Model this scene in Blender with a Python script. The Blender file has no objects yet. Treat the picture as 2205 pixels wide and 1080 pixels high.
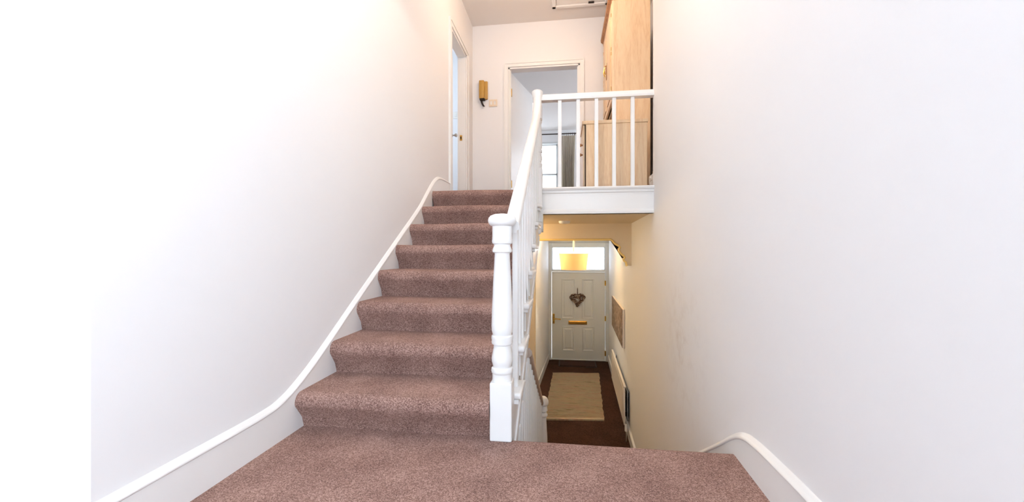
import bpy, bmesh, math, random
from mathutils import Vector
random.seed(7)
sc = bpy.context.scene
C = sc.collection
PI = math.pi

# ------------------------------------------------------------------ camera, world, lights, exposure
cam_d = bpy.data.cameras.new('camera'); cam = bpy.data.objects.new('camera', cam_d); C.objects.link(cam)
cam.location = (0, 0, 0.855)
cam.rotation_euler = (math.radians(90), 0, math.radians(7.46))
cam_d.sensor_width = 36; cam_d.lens = 36 * 863 / 2205; cam_d.clip_start = 0.02
sc.camera = cam
sc.view_settings.view_transform = 'Standard'; sc.view_settings.look = 'None'
sc.view_settings.gamma = 1; sc.view_settings.use_curve_mapping = False
sc.view_settings.exposure = 1.17

w = bpy.data.worlds.new('overcast_sky'); sc.world = w; w.use_nodes = True
bgn = w.node_tree.nodes['Background']
bgn.inputs[0].default_value = (0.86, 0.93, 1.0, 1); bgn.inputs[1].default_value = 2.2

def area(name, loc, rot, sx, sy, power, col):
    d = bpy.data.lights.new(name, 'AREA'); d.shape = 'RECTANGLE'; d.size = sx; d.size_y = sy
    d.energy = power; d.color = col
    o = bpy.data.objects.new(name, d); C.objects.link(o); o.location = loc; o.rotation_euler = rot
    return o
def bulb(name, loc, power, col, r=0.03):
    d = bpy.data.lights.new(name, 'POINT'); d.energy = power; d.color = col; d.shadow_soft_size = r
    o = bpy.data.objects.new(name, d); C.objects.link(o); o.location = loc
    return o
# daylight through the half-landing window behind the camera and through the side room window
area('daylight_landing_window', (-0.35, -1.60, 1.55), (PI/2, 0, PI), 2.0, 2.0, 84, (0.73, 0.875, 1.0))
area('fill_side_window', (0.58, -0.55, 1.75), (0, PI/2, 0), 2.1, 1.5, 4.5, (0.73, 0.875, 1.0))  # fill light through an added side window, evens out the left wall
area('daylight_side_room_window', (-3.1, 4.9, 2.7), (0, -PI/2, 0), 1.3, 1.0, 3.2, (0.70, 0.86, 1.0))
area('fill_bedroom_window', (2.45, 9.4, 2.8), (0, PI/2, 0), 1.4, 1.6, 7, (0.90, 0.95, 1.0))  # fill light through an added window, lifts the dark bedroom

# ------------------------------------------------------------------ materials
def lin(c):
    return tuple(((v/255)/12.92 if v/255 <= 0.04045 else ((v/255+0.055)/1.055)**2.4) for v in c) + (1,)
def mat(name, col, rough=0.5, metal=0.0, bump=0.0, bscale=40, var=0.0, vscale=3, spec=0.5, coord='Object', stretch=(1, 1, 1)):
    m = bpy.data.materials.new(name); m.use_nodes = True
    nt = m.node_tree; b = nt.nodes['Principled BSDF']
    b.inputs['Roughness'].default_value = rough; b.inputs['Metallic'].default_value = metal
    b.inputs['Specular IOR Level'].default_value = spec
    c = lin(col); b.inputs['Base Color'].default_value = c
    if bump or var:
        tc = nt.nodes.new('ShaderNodeTexCoord'); mp = nt.nodes.new('ShaderNodeMapping')
        mp.inputs['Scale'].default_value = stretch
        nt.links.new(tc.outputs[coord], mp.inputs[0])
    if var:
        n = nt.nodes.new('ShaderNodeTexNoise'); n.inputs['Scale'].default_value = vscale; n.inputs['Detail'].default_value = 5
        nt.links.new(mp.outputs[0], n.inputs['Vector'])
        r = nt.nodes.new('ShaderNodeValToRGB')
        r.color_ramp.elements[0].position = 0.3; r.color_ramp.elements[1].position = 0.7
        r.color_ramp.elements[0].color = tuple(v*(1-var) for v in c[:3]) + (1,)
        r.color_ramp.elements[1].color = tuple(min(1, v*(1+var*0.6)) for v in c[:3]) + (1,)
        nt.links.new(n.outputs['Fac'], r.inputs[0]); nt.links.new(r.outputs[0], b.inputs['Base Color'])
    if bump:
        n2 = nt.nodes.new('ShaderNodeTexNoise'); n2.inputs['Scale'].default_value = bscale; n2.inputs['Detail'].default_value = 4
        nt.links.new(mp.outputs[0], n2.inputs['Vector'])
        bp = nt.nodes.new('ShaderNodeBump'); bp.inputs['Strength'].default_value = bump; bp.inputs['Distance'].default_value = 0.01
        nt.links.new(n2.outputs['Fac'], bp.inputs['Height']); nt.links.new(bp.outputs[0], b.inputs['Normal'])
    return m

def carpet(name, dark, mid, light, scale=170):
    m = bpy.data.materials.new(name); m.use_nodes = True
    nt = m.node_tree; b = nt.nodes['Principled BSDF']
    b.inputs['Roughness'].default_value = 1.0; b.inputs['Specular IOR Level'].default_value = 0.1
    b.inputs['Sheen Weight'].default_value = 0.25; b.inputs['Sheen Roughness'].default_value = 0.6
    b.inputs['Sheen Tint'].default_value = lin(light)
    tc = nt.nodes.new('ShaderNodeTexCoord')
    n = nt.nodes.new('ShaderNodeTexNoise'); n.inputs['Scale'].default_value = scale; n.inputs['Detail'].default_value = 3; n.inputs['Roughness'].default_value = 0.75
    v = nt.nodes.new('ShaderNodeTexVoronoi'); v.inputs['Scale'].default_value = scale*1.1
    nl = nt.nodes.new('ShaderNodeTexNoise'); nl.inputs['Scale'].default_value = 5; nl.inputs['Detail'].default_value = 4
    for q in (n, v, nl): nt.links.new(tc.outputs['Object'], q.inputs['Vector'])
    sep = nt.nodes.new('ShaderNodeSeparateColor'); nt.links.new(v.outputs['Color'], sep.inputs[0])
    mx = nt.nodes.new('ShaderNodeMath'); mx.operation = 'MULTIPLY_ADD'; mx.inputs[1].default_value = 0.4
    nt.links.new(sep.outputs[0], mx.inputs[0])
    h = nt.nodes.new('ShaderNodeMath'); h.operation = 'MULTIPLY_ADD'; h.inputs[1].default_value = 0.75; h.inputs[2].default_value = -0.11
    nt.links.new(n.outputs['Fac'], h.inputs[0]); nt.links.new(h.outputs[0], mx.inputs[2])
    l2 = nt.nodes.new('ShaderNodeMath'); l2.operation = 'MULTIPLY_ADD'; l2.inputs[1].default_value = 0.35; l2.inputs[2].default_value = -0.175
    nt.links.new(nl.outputs['Fac'], l2.inputs[0])
    ad = nt.nodes.new('ShaderNodeMath'); ad.operation = 'ADD'
    nt.links.new(mx.outputs[0], ad.inputs[0]); nt.links.new(l2.outputs[0], ad.inputs[1])
    r = nt.nodes.new('ShaderNodeValToRGB'); e = r.color_ramp.elements
    e[0].position = 0.22; e[0].color = lin(dark); e[1].position = 0.78; e[1].color = lin(light)
    x = e.new(0.48); x.color = lin(mid)
    nt.links.new(ad.outputs[0], r.inputs[0]); nt.links.new(r.outputs[0], b.inputs['Base Color'])
    bp = nt.nodes.new('ShaderNodeBump'); bp.inputs['Strength'].default_value = 0.7; bp.inputs['Distance'].default_value = 0.006
    nt.links.new(mx.outputs[0], bp.inputs['Height']); nt.links.new(bp.outputs[0], b.inputs['Normal'])
    return m

def wood(name, a, b_, c, axis=2, rough=0.45, scale=7.0):
    m = bpy.data.materials.new(name); m.use_nodes = True
    nt = m.node_tree; b = nt.nodes['Principled BSDF']; b.inputs['Roughness'].default_value = rough
    tc = nt.nodes.new('ShaderNodeTexCoord'); mp = nt.nodes.new('ShaderNodeMapping')
    s = [scale]*3; s[axis] = scale*0.1
    mp.inputs['Scale'].default_value = s
    nt.links.new(tc.outputs['Object'], mp.inputs[0])
    n = nt.nodes.new('ShaderNodeTexNoise'); n.inputs['Scale'].default_value = 1.6; n.inputs['Detail'].default_value = 3; n.inputs['Distortion'].default_value = 0.8
    f = nt.nodes.new('ShaderNodeTexNoise'); f.inputs['Scale'].default_value = 22; f.inputs['Detail'].default_value = 4
    nt.links.new(mp.outputs[0], n.inputs['Vector']); nt.links.new(mp.outputs[0], f.inputs['Vector'])
    k = nt.nodes.new('ShaderNodeMath'); k.operation = 'MULTIPLY'; k.inputs[1].default_value = 9.0
    nt.links.new(n.outputs['Fac'], k.inputs[0])
    fr = nt.nodes.new('ShaderNodeMath'); fr.operation = 'PINGPONG'; fr.inputs[1].default_value = 1.0
    nt.links.new(k.outputs[0], fr.inputs[0])
    ad = nt.nodes.new('ShaderNodeMath'); ad.operation = 'MULTIPLY_ADD'; ad.inputs[1].default_value = 0.35
    nt.links.new(fr.outputs[0], ad.inputs[0])
    f2 = nt.nodes.new('ShaderNodeMath'); f2.operation = 'MULTIPLY_ADD'; f2.inputs[1].default_value = 0.9; f2.inputs[2].default_value = -0.12
    nt.links.new(f.outputs['Fac'], f2.inputs[0]); nt.links.new(f2.outputs[0], ad.inputs[2])
    r = nt.nodes.new('ShaderNodeValToRGB'); e = r.color_ramp.elements
    e[0].position = 0.2; e[0].color = lin(c); e[1].position = 0.85; e[1].color = lin(a)
    x = e.new(0.5); x.color = lin(b_)
    nt.links.new(ad.outputs[0], r.inputs[0]); nt.links.new(r.outputs[0], b.inputs['Base Color'])
    return m

def wall_mat():
    m = mat('white_wall_paint', (243, 243, 244), 0.6, bump=0.06, bscale=14, var=0.012, vscale=1.2, spec=0.3)
    return m
def scuffed_wall():
    # white paint with faint brown rub marks where hands pass on the way down
    m = mat('scuffed_wall_paint', (243, 243, 244), 0.6, bump=0.06, bscale=14, spec=0.3)
    nt = m.node_tree; b = nt.nodes['Principled BSDF']
    tc = nt.nodes.new('ShaderNodeTexCoord')
    mp = nt.nodes.new('ShaderNodeMapping'); mp.inputs['Location'].default_value = (-0.75, -2.75, -0.25); mp.vector_type = 'POINT'
    nt.links.new(tc.outputs['Object'], mp.inputs[0])
    sx = nt.nodes.new('ShaderNodeMapping'); sx.inputs['Scale'].default_value = (0.3, 1.6, 1.5)
    nt.links.new(mp.outputs[0], sx.inputs[0])
    g = nt.nodes.new('ShaderNodeTexGradient'); g.gradient_type = 'SPHERICAL'; nt.links.new(sx.outputs[0], g.inputs[0])
    n = nt.nodes.new('ShaderNodeTexNoise'); n.inputs['Scale'].default_value = 9; n.inputs['Detail'].default_value = 6; n.inputs['Roughness'].default_value = 0.7
    nt.links.new(tc.outputs['Object'], n.inputs['Vector'])
    r = nt.nodes.new('ShaderNodeValToRGB'); r.color_ramp.elements[0].position = 0.48; r.color_ramp.elements[1].position = 0.75
    nt.links.new(n.outputs['Fac'], r.inputs[0])
    mu = nt.nodes.new('ShaderNodeMath'); mu.operation = 'MULTIPLY'; nt.links.new(g.outputs[0], mu.inputs[0]); nt.links.new(r.outputs[0], mu.inputs[1])
    m2 = nt.nodes.new('ShaderNodeMath'); m2.operation = 'MULTIPLY'; m2.inputs[1].default_value = 0.28; nt.links.new(mu.outputs[0], m2.inputs[0])
    mix = nt.nodes.new('ShaderNodeMix'); mix.data_type = 'RGBA'
    mix.inputs[6].default_value = lin((243, 243, 244)); mix.inputs[7].default_value = lin((176, 150, 132))
    nt.links.new(m2.outputs[0], mix.inputs[0]); nt.links.new(mix.outputs[2], b.inputs['Base Color'])
    return m
def glass():
    m = bpy.data.materials.new('window_glass'); m.use_nodes = True; nt = m.node_tree
    nt.nodes.remove(nt.nodes['Principled BSDF']); out = nt.nodes['Material Output']
    t = nt.nodes.new('ShaderNodeBsdfTransparent'); t.inputs[0].default_value = (0.95, 0.97, 1, 1)
    g = nt.nodes.new('ShaderNodeBsdfGlossy'); g.inputs['Roughness'].default_value = 0.05
    mx = nt.nodes.new('ShaderNodeMixShader'); mx.inputs[0].default_value = 0.06
    nt.links.new(t.outputs[0], mx.inputs[1]); nt.links.new(g.outputs[0], mx.inputs[2]); nt.links.new(mx.outputs[0], out.inputs[0])
    return m
def reeded_glass():
    m = glass(); m.name = 'reeded_glass'; nt = m.node_tree
    tl = nt.nodes.new('ShaderNodeBsdfTranslucent'); tl.inputs[0].default_value = (0.9, 0.94, 1, 1)
    old = nt.nodes['Mix Shader']; mx = nt.nodes.new('ShaderNodeMixShader')
    tc = nt.nodes.new('ShaderNodeTexCoord'); mp = nt.nodes.new('ShaderNodeMapping'); mp.inputs['Scale'].default_value = (26, 1, 2.5)
    n = nt.nodes.new('ShaderNodeTexNoise'); n.inputs['Scale'].default_value = 1; n.inputs['Detail'].default_value = 3
    nt.links.new(tc.outputs['Object'], mp.inputs[0]); nt.links.new(mp.outputs[0], n.inputs['Vector'])
    r = nt.nodes.new('ShaderNodeMapRange'); r.inputs[1].default_value = 0.3; r.inputs[2].default_value = 0.7; r.inputs[3].default_value = 0.15; r.inputs[4].default_value = 0.6
    nt.links.new(n.outputs['Fac'], r.inputs[0]); nt.links.new(r.outputs[0], mx.inputs[0])
    nt.links.new(old.outputs[0], mx.inputs[1]); nt.links.new(tl.outputs[0], mx.inputs[2])
    nt.links.new(mx.outputs[0], nt.nodes['Material Output'].inputs[0])
    return m
def shade_mat(name, col, trans):
    m = bpy.data.materials.new(name); m.use_nodes = True; nt = m.node_tree
    nt.nodes.remove(nt.nodes['Principled BSDF']); out = nt.nodes['Material Output']
    d = nt.nodes.new('ShaderNodeBsdfDiffuse'); d.inputs[0].default_value = lin(col)
    t = nt.nodes.new('ShaderNodeBsdfTranslucent'); t.inputs[0].default_value = lin(col)
    tc = nt.nodes.new('ShaderNodeTexCoord'); mp = nt.nodes.new('ShaderNodeMapping'); mp.inputs['Scale'].default_value = (60, 60, 5)
    n = nt.nodes.new('ShaderNodeTexNoise'); n.inputs['Scale'].default_value = 3
    nt.links.new(tc.outputs['Object'], mp.inputs[0]); nt.links.new(mp.outputs[0], n.inputs['Vector'])
    bp = nt.nodes.new('ShaderNodeBump'); bp.inputs['Strength'].default_value = 0.15; nt.links.new(n.outputs['Fac'], bp.inputs['Height'])
    nt.links.new(bp.outputs[0], d.inputs['Normal'])
    mx = nt.nodes.new('ShaderNodeMixShader'); mx.inputs[0].default_value = trans
    nt.links.new(d.outputs[0], mx.inputs[1]); nt.links.new(t.outputs[0], mx.inputs[2]); nt.links.new(mx.outputs[0], out.inputs[0])
    return m
def emit(name, col, s):
    m = bpy.data.materials.new(name); m.use_nodes = True
    b = m.node_tree.nodes['Principled BSDF']; b.inputs['Base Color'].default_value = lin(col)
    b.inputs['Emission Color'].default_value = lin(col); b.inputs['Emission Strength'].default_value = s
    return m
def rug_mat():
    m = bpy.data.materials.new('woven_rag'); m.use_nodes = True; nt = m.node_tree; b = nt.nodes['Principled BSDF']
    b.inputs['Roughness'].default_value = 1; b.inputs['Specular IOR Level'].default_value = 0.1
    tc = nt.nodes.new('ShaderNodeTexCoord'); mp = nt.nodes.new('ShaderNodeMapping'); mp.inputs['Scale'].default_value = (3.5, 26, 1)
    nt.links.new(tc.outputs['Object'], mp.inputs[0])
    n = nt.nodes.new('ShaderNodeTexNoise'); n.inputs['Scale'].default_value = 1; n.inputs['Detail'].default_value = 6; n.inputs['Roughness'].default_value = 0.7
    nt.links.new(mp.outputs[0], n.inputs['Vector'])
    r = nt.nodes.new('ShaderNodeValToRGB'); e = r.color_ramp.elements
    e[0].position = 0.3; e[0].color = lin((140, 116, 90)); e[1].position = 0.72; e[1].color = lin((232, 218, 190))
    for p, cc in ((0.42, (200, 182, 150)), (0.5, (214, 196, 162)), (0.58, (204, 166, 140))):
        x = e.new(p); x.color = lin(cc)
    nt.links.new(n.outputs['Fac'], r.inputs[0]); nt.links.new(r.outputs[0], b.inputs['Base Color'])
    bp = nt.nodes.new('ShaderNodeBump'); bp.inputs['Strength'].default_value = 0.6; bp.inputs['Distance'].default_value = 0.01
    nt.links.new(n.outputs['Fac'], bp.inputs['Height']); nt.links.new(bp.outputs[0], b.inputs['Normal'])
    return m
def print_mat():
    # monochrome sepia print: pale sky over dense dark tree trunks
    m = bpy.data.materials.new('sepia_print'); m.use_nodes = True; nt = m.node_tree; b = nt.nodes['Principled BSDF']
    b.inputs['Roughness'].default_value = 0.6
    tc = nt.nodes.new('ShaderNodeTexCoord'); mp = nt.nodes.new('ShaderNodeMapping'); mp.inputs['Scale'].default_value = (1, 7, 5)
    nt.links.new(tc.outputs['Object'], mp.inputs[0])
    n = nt.nodes.new('ShaderNodeTexNoise'); n.inputs['Scale'].default_value = 2.2; n.inputs['Detail'].default_value = 8; n.inputs['Roughness'].default_value = 0.8
    nt.links.new(mp.outputs[0], n.inputs['Vector'])
    r = nt.nodes.new('ShaderNodeValToRGB'); e = r.color_ramp.elements
    e[0].position = 0.36; e[0].color = lin((38, 26, 20)); e[1].position = 0.66; e[1].color = lin((226, 204, 176))
    x = e.new(0.5); x.color = lin((120, 94, 72))
    nt.links.new(n.outputs['Fac'], r.inputs[0]); nt.links.new(r.outputs[0], b.inputs['Base Color'])
    return m

M = dict(
    wall=wall_mat(), scuff=scuffed_wall(),
    magnolia=mat('magnolia_paint', (232, 212, 178), 0.6, bump=0.05, bscale=20),
    glow_yellow=mat('lamp_glow_yellow', (255, 222, 140), 0.3, bump=0.02, bscale=20),  # warm lamp glow on the hall beam edge, put into the colour
    ceil=mat('ceiling_paint', (238, 234, 230), 0.8, bump=0.05, bscale=30),
    gloss=mat('white_gloss_paint', (244, 244, 243), 0.28, bump=0.03, bscale=9, var=0.01, vscale=6),
    carpet=carpet('brown_mauve_carpet', (104, 77, 70), (156, 122, 112), (208, 174, 161), 250),
    hallcarpet=carpet('dark_brown_carpet', (42, 26, 20), (66, 44, 34), (90, 63, 50), 120),
    upcarpet=carpet('landing_carpet', (84, 56, 46), (128, 92, 78), (170, 134, 118), 120),
    oak=wood('pale_oak', (247, 220, 184), (242, 211, 172), (232, 196, 154)),
    oakd=wood('dark_oak_edge', (190, 140, 92), (168, 116, 70), (132, 86, 48)),
    brass=mat('polished_brass', (212, 168, 84), 0.25, 1.0, var=0.1, vscale=20),
    steel=mat('brushed_steel', (190, 190, 188), 0.3, 1.0, var=0.08, vscale=20),
    door=mat('grey_white_door_paint', (226, 227, 223), 0.4, bump=0.05, bscale=60, stretch=(1, 1, 0.1)),
    frame=mat('grey_white_frame_paint', (222, 225, 224), 0.4, bump=0.03, bscale=20),
    white=mat('white_plastic', (240, 238, 232), 0.35, var=0.01),
    cream=mat('cream_plastic', (236, 220, 198), 0.35, var=0.01),
    tan=mat('ochre_plastic', (196, 152, 72), 0.4, var=0.06, vscale=12),
    dark=mat('dark_rubber', (40, 28, 22), 0.6, var=0.1),
    gap=mat('gap_shade_brown', (58, 40, 30), 0.8, var=0.1),  # shade of the cabinet door gap as a flat dark brown
    taupe=mat('worn_taupe_rail', (190, 172, 158), 0.4, var=0.08, vscale=12),
    radw=mat('radiator_enamel', (236, 226, 212), 0.35, var=0.01),
    radg=mat('grey_radiator_panel', (150, 154, 160), 0.5, var=0.06),
    curtain=shade_mat('linen_curtain', (222, 214, 200), 0.45),
    twig=mat('brown_twig', (96, 70, 54), 0.8, var=0.3, vscale=60),
    pebble=mat('pale_twig', (178, 158, 140), 0.8, var=0.2, vscale=60),
    mat_=mat('bristle_mat', (66, 38, 30), 1.0, bump=0.8, bscale=160, var=0.25, vscale=60),
    paper=mat('crumpled_paper', (240, 228, 214), 0.8, var=0.03),
    glass=glass(), reeded=reeded_glass(), rug=rug_mat(), printm=print_mat(),
    shade=shade_mat('ochre_lamp_shade', (255, 236, 198), 0.25),
    oshade=shade_mat('white_lamp_shade', (235, 228, 215), 0.06),
    bulbm=emit('lit_bulb', (255, 225, 180), 6.0),
)

# ------------------------------------------------------------------ mesh helpers
def bm_new(): return bmesh.new()
def box(bm, x0, x1, y0, y1, z0, z1, bev=0.0, seg=1):
    vs = [bm.verts.new(p) for p in ((x0,y0,z0),(x1,y0,z0),(x1,y1,z0),(x0,y1,z0),(x0,y0,z1),(x1,y0,z1),(x1,y1,z1),(x0,y1,z1))]
    fs = [bm.faces.new([vs[i] for i in f]) for f in ((0,3,2,1),(4,5,6,7),(0,1,5,4),(1,2,6,5),(2,3,7,6),(3,0,4,7))]
    if bev:
        es = set(e for f in fs for e in f.edges)
        bmesh.ops.bevel(bm, geom=list(es), offset=bev, segments=seg, affect='EDGES', profile=0.5)
    return vs
def hexa(bm, p):  # 8 points: bottom 4 (ccw), top 4
    vs = [bm.verts.new(q) for q in p]
    for f in ((0,3,2,1),(4,5,6,7),(0,1,5,4),(1,2,6,5),(2,3,7,6),(3,0,4,7)): bm.faces.new([vs[i] for i in f])
def prism(bm, pts, ax, a, b):
    """polygon pts (2D) extruded along axis ax from a to b; pts are the other two axes in order."""
    def P(p, t):
        return {'x': (t, p[0], p[1]), 'y': (p[0], t, p[1]), 'z': (p[0], p[1], t)}[ax]
    A = [bm.verts.new(P(p, a)) for p in pts]; B = [bm.verts.new(P(p, b)) for p in pts]
    n = len(pts)
    f1 = bm.faces.new(A); f2 = bm.faces.new(B[::-1])
    for i in range(n): bm.faces.new((A[i], B[i], B[(i+1) % n], A[(i+1) % n]))
    if n > 4: bmesh.ops.triangulate(bm, faces=[f1, f2])
def lathe(bm, prof, cx, cy, cz=0, n=28, ax='z'):
    rings = []
    for r, z in prof:
        ring = []
        for i in range(n):
            a = 2*PI*i/n; u, v = r*math.cos(a), r*math.sin(a)
            p = {'z': (cx+u, cy+v, cz+z), 'y': (cx+u, cy+z, cz+v), 'x': (cx+z, cy+u, cz+v)}[ax]
            ring.append(bm.verts.new(p))
        rings.append(ring)
    for a, b in zip(rings, rings[1:]):
        for i in range(n): bm.faces.new((a[i], a[(i+1) % n], b[(i+1) % n], b[i]))
    bm.faces.new(rings[0][::-1]); bm.faces.new(rings[-1])
def tube(bm, pts, r, n=8, closed=False):
    pts = [Vector(p) for p in pts]; rings = []
    N = len(pts)
    for i, p in enumerate(pts):
        if closed: t = pts[(i+1) % N] - pts[i-1]
        else: t = pts[min(i+1, N-1)] - pts[max(i-1, 0)]
        t.normalize()
        up = Vector((0, 0, 1)) if abs(t.z) < 0.9 else Vector((1, 0, 0))
        s = t.cross(up).normalized(); q = s.cross(t)
        rr = r[i] if isinstance(r, (list, tuple)) else r
        rings.append([bm.verts.new(p + s*rr*math.cos(2*PI*k/n) + q*rr*math.sin(2*PI*k/n)) for k in range(n)])
    prs = list(zip(rings, rings[1:]))
    if closed: prs.append((rings[-1], rings[0]))
    for a, b in prs:
        for k in range(n): bm.faces.new((a[k], a[(k+1) % n], b[(k+1) % n], b[k]))
    if not closed: bm.faces.new(rings[0][::-1]); bm.faces.new(rings[-1])
def sweep_yz(bm, path, prof, xf):
    """sweep a closed profile [(dx, n)] along a path [(y, z)] lying in a wall; xf(y) gives the wall's x."""
    N = len(path); rings = []
    for i, (y, z) in enumerate(path):
        a, b = path[max(i-1, 0)], path[min(i+1, N-1)]
        ty, tz = b[0]-a[0], b[1]-a[1]; l = math.hypot(ty, tz); ny, nz = -tz/l, ty/l
        rings.append([bm.verts.new((xf(y)+dx, y+ny*q, z+nz*q)) for dx, q in prof])
    k = len(prof)
    for a, b in zip(rings, rings[1:]):
        for j in range(k): bm.faces.new((a[j], a[(j+1) % k], b[(j+1) % k], b[j]))
    bm.faces.new(rings[0][::-1]); bm.faces.new(rings[-1])
def obj(name, bm, m, parent=None, smooth=False, angle=35):
    bmesh.ops.recalc_face_normals(bm, faces=bm.faces)
    me = bpy.data.meshes.new(name); bm.to_mesh(me); bm.free()
    me.materials.append(M[m] if isinstance(m, str) else m)
    if smooth:
        me.shade_smooth()
        try: me.set_sharp_from_angle(angle=math.radians(angle))
        except Exception: pass
    o = bpy.data.objects.new(name, me); C.objects.link(o)
    if parent is not None:
        o.parent = parent
        q, off = parent, Vector((0, 0, 0))
        while q is not None: off += q.location; q = q.parent
        o.location = -off
    return o
def tag(o, label, cat, group=None, kind=None):
    o['label'] = label; o['category'] = cat
    if group: o['group'] = group
    if kind: o['kind'] = kind
    return o
def thing(name, label, cat, loc, group=None, kind=None):
    o = bpy.data.objects.new(name, None); C.objects.link(o); o.location = loc; o.empty_display_size = 0.1
    return tag(o, label, cat, group, kind)
def bx(name, m, parent, x0, x1, y0, y1, z0, z1, bev=0.0, seg=1, smooth=False):
    bm = bm_new(); box(bm, x0, x1, y0, y1, z0, z1, bev, seg); return obj(name, bm, m, parent, smooth)
def struct(name, label, cat, m, boxes):
    bm = bm_new()
    for b in boxes: box(bm, *b)
    return tag(obj(name, bm, m), label, cat, kind='structure')
def spline(pts, n=6):
    out = []
    for i in range(len(pts)-1):
        p0 = pts[max(i-1, 0)]; p1 = pts[i]; p2 = pts[i+1]; p3 = pts[min(i+2, len(pts)-1)]
        for k in range(n):
            t = k/n
            out.append(tuple(0.5*((2*b)+(-a+c)*t+(2*a-5*b+4*c-d)*t*t+(-a+3*b-3*c+d)*t**3) for a, b, c, d in zip(p0, p1, p2, p3)))
    out.append(tuple(pts[-1])); return out

# ------------------------------------------------------------------ dimensions
XL = -1.285                                   # left wall face
xr = lambda y: 0.725 + 0.035*(y-1.8)          # right wall face (the wall runs a little out of square)
ZU, ZH, ZC = 1.44, -1.62, 4.017               # upper floor, hall floor, ceiling
ZS = 1.208                                    # hall ceiling / soffit
YB = 5.53                                     # back wall of the upper landing
RISE, GO, Y1 = 0.18, 0.284, 1.75
YF = 9.2                                      # front door wall
YE = 1.83                                     # edge of the half landing
xh = lambda y: -0.585 + 0.060*(y-5.4)         # left hall wall face

# ------------------------------------------------------------------ the shell
struct('floor_half_landing', 'brown carpeted half landing between the two flights', 'floor', 'carpet',
       [(XL, xr(1.8)+0.05, -1.7, YE-0.045, -0.2, 0.0), (-2.5, XL, -1.7, 0.938, -0.2, 0.0)])
bm = bm_new()
prism(bm, [(YE-0.045, 0.0)] + [(YE-0.045+0.045*math.sin(a), -0.045+0.045*math.cos(a)) for a in [PI/2*k/6 for k in range(1, 7)]] + [(YE, -0.09), (YE-0.03, -0.18), (YE-0.045, -0.18)], 'x', -0.235, xr(1.8)+0.02)
tag(obj('floor_edge', bm, 'carpet', None, True), 'rolled carpet edge where the half landing drops to the hall', 'floor', kind='structure')
bm = bm_new(); box(bm, XL, -0.335, YE-0.045, YE+0.06, -0.2, 0.0)
tag(obj('floor_strip', bm, 'carpet'), 'strip of brown carpet meeting the first rising step', 'floor', kind='structure')

struct('wall_left', 'white plaster wall on the left of the stairs with a doorway upstairs', 'wall', 'wall',
       [(XL-0.1, XL, 0.938, 4.44, ZH, ZC), (XL-0.1, XL, 4.44, 5.14, 3.41, ZC), (XL-0.1, XL, 4.44, 5.14, ZH, ZU-0.02), (XL-0.1, XL, 5.14, YB+0.12, ZH, ZC)])
struct('wall_left_return', 'white wall face turning away left of the half landing', 'wall', 'wall', [(-2.6, XL-0.1, 0.938, 1.04, -0.2, ZC)])
struct('wall_alcove', 'white end wall of the half landing alcove', 'wall', 'wall', [(-2.6, -2.5, -1.8, 0.938, -0.2, ZC)])
struct('wall_rear', 'white wall behind the half landing around its window', 'wall', 'wall',
       [(-2.6, -1.35, -1.8, -1.7, -0.2, ZC), (0.65, 0.80, -1.8, -1.7, -0.2, ZC), (-1.35, 0.65, -1.8, -1.7, -0.2, 0.5), (-1.35, 0.65, -1.8, -1.7, 2.6, ZC)])
bm = bm_new()
def wallseg(y0, y1, z0, z1):
    hexa(bm, [(xr(y0), y0, z0), (xr(y0)+0.14, y0, z0), (xr(y1)+0.14, y1, z0), (xr(y1), y1, z0), (xr(y0), y0, z1), (xr(y0)+0.14, y0, z1), (xr(y1)+0.14, y1, z1), (xr(y1), y1, z1)])
wallseg(-1.8, -1.35, ZH, ZC); wallseg(0.25, 3.76, ZH, ZC); wallseg(-1.35, 0.25, ZH, 0.65); wallseg(-1.35, 0.25, 2.85, ZC); wallseg(3.76, YF+0.1, ZH, ZS)
tag(obj('wall_right', bm, 'scuff'), 'long white wall on the right running down to the front door, faintly scuffed', 'wall', kind='structure')
struct('wall_landing_right', 'white wall behind the wardrobe on the upper landing', 'wall', 'wall', [(1.10, 1.2, 3.76, YB+0.12, ZU-0.1, ZC), (xr(3.76)+0.14, 1.2, 3.70, 3.76, ZU-0.1, ZC)])
struct('wall_back', 'white back wall of the upper landing around the bedroom doorway', 'wall', 'wall',
       [(XL, -0.773, YB, YB+0.12, ZU-0.02, ZC), (0.205, 1.10, YB, YB+0.12, ZU-0.02, ZC), (-0.773, 0.205, YB, YB+0.12, 3.402, ZC)])
bm = bm_new(); box(bm, -3.3, 2.7, -1.8, YB+0.12, ZC, ZC+0.1)
tag(obj('ceiling', bm, 'ceil'), 'white ceiling over the stairwell and upper landing', 'ceiling', kind='structure')
struct('floor_upper_landing', 'brown carpeted floor of the upper landing above the hall', 'floor', 'upcarpet', [(XL, 1.1, 3.80, YB+0.12, ZU-0.03, ZU), (-3.3, XL, 4.1, 5.6, ZU-0.03, ZU)])
struct('ceiling_hall', 'plain plaster soffit of the ground floor hall', 'ceiling', 'magnolia', [(-0.283, 1.05, 3.78, 5.4, ZS, ZU-0.03), (XL, -0.283, 3.86, 5.4, ZS, ZU-0.03), (XL, 1.05, 5.4, YF+0.1, 1.085, ZU-0.1)])

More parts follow.
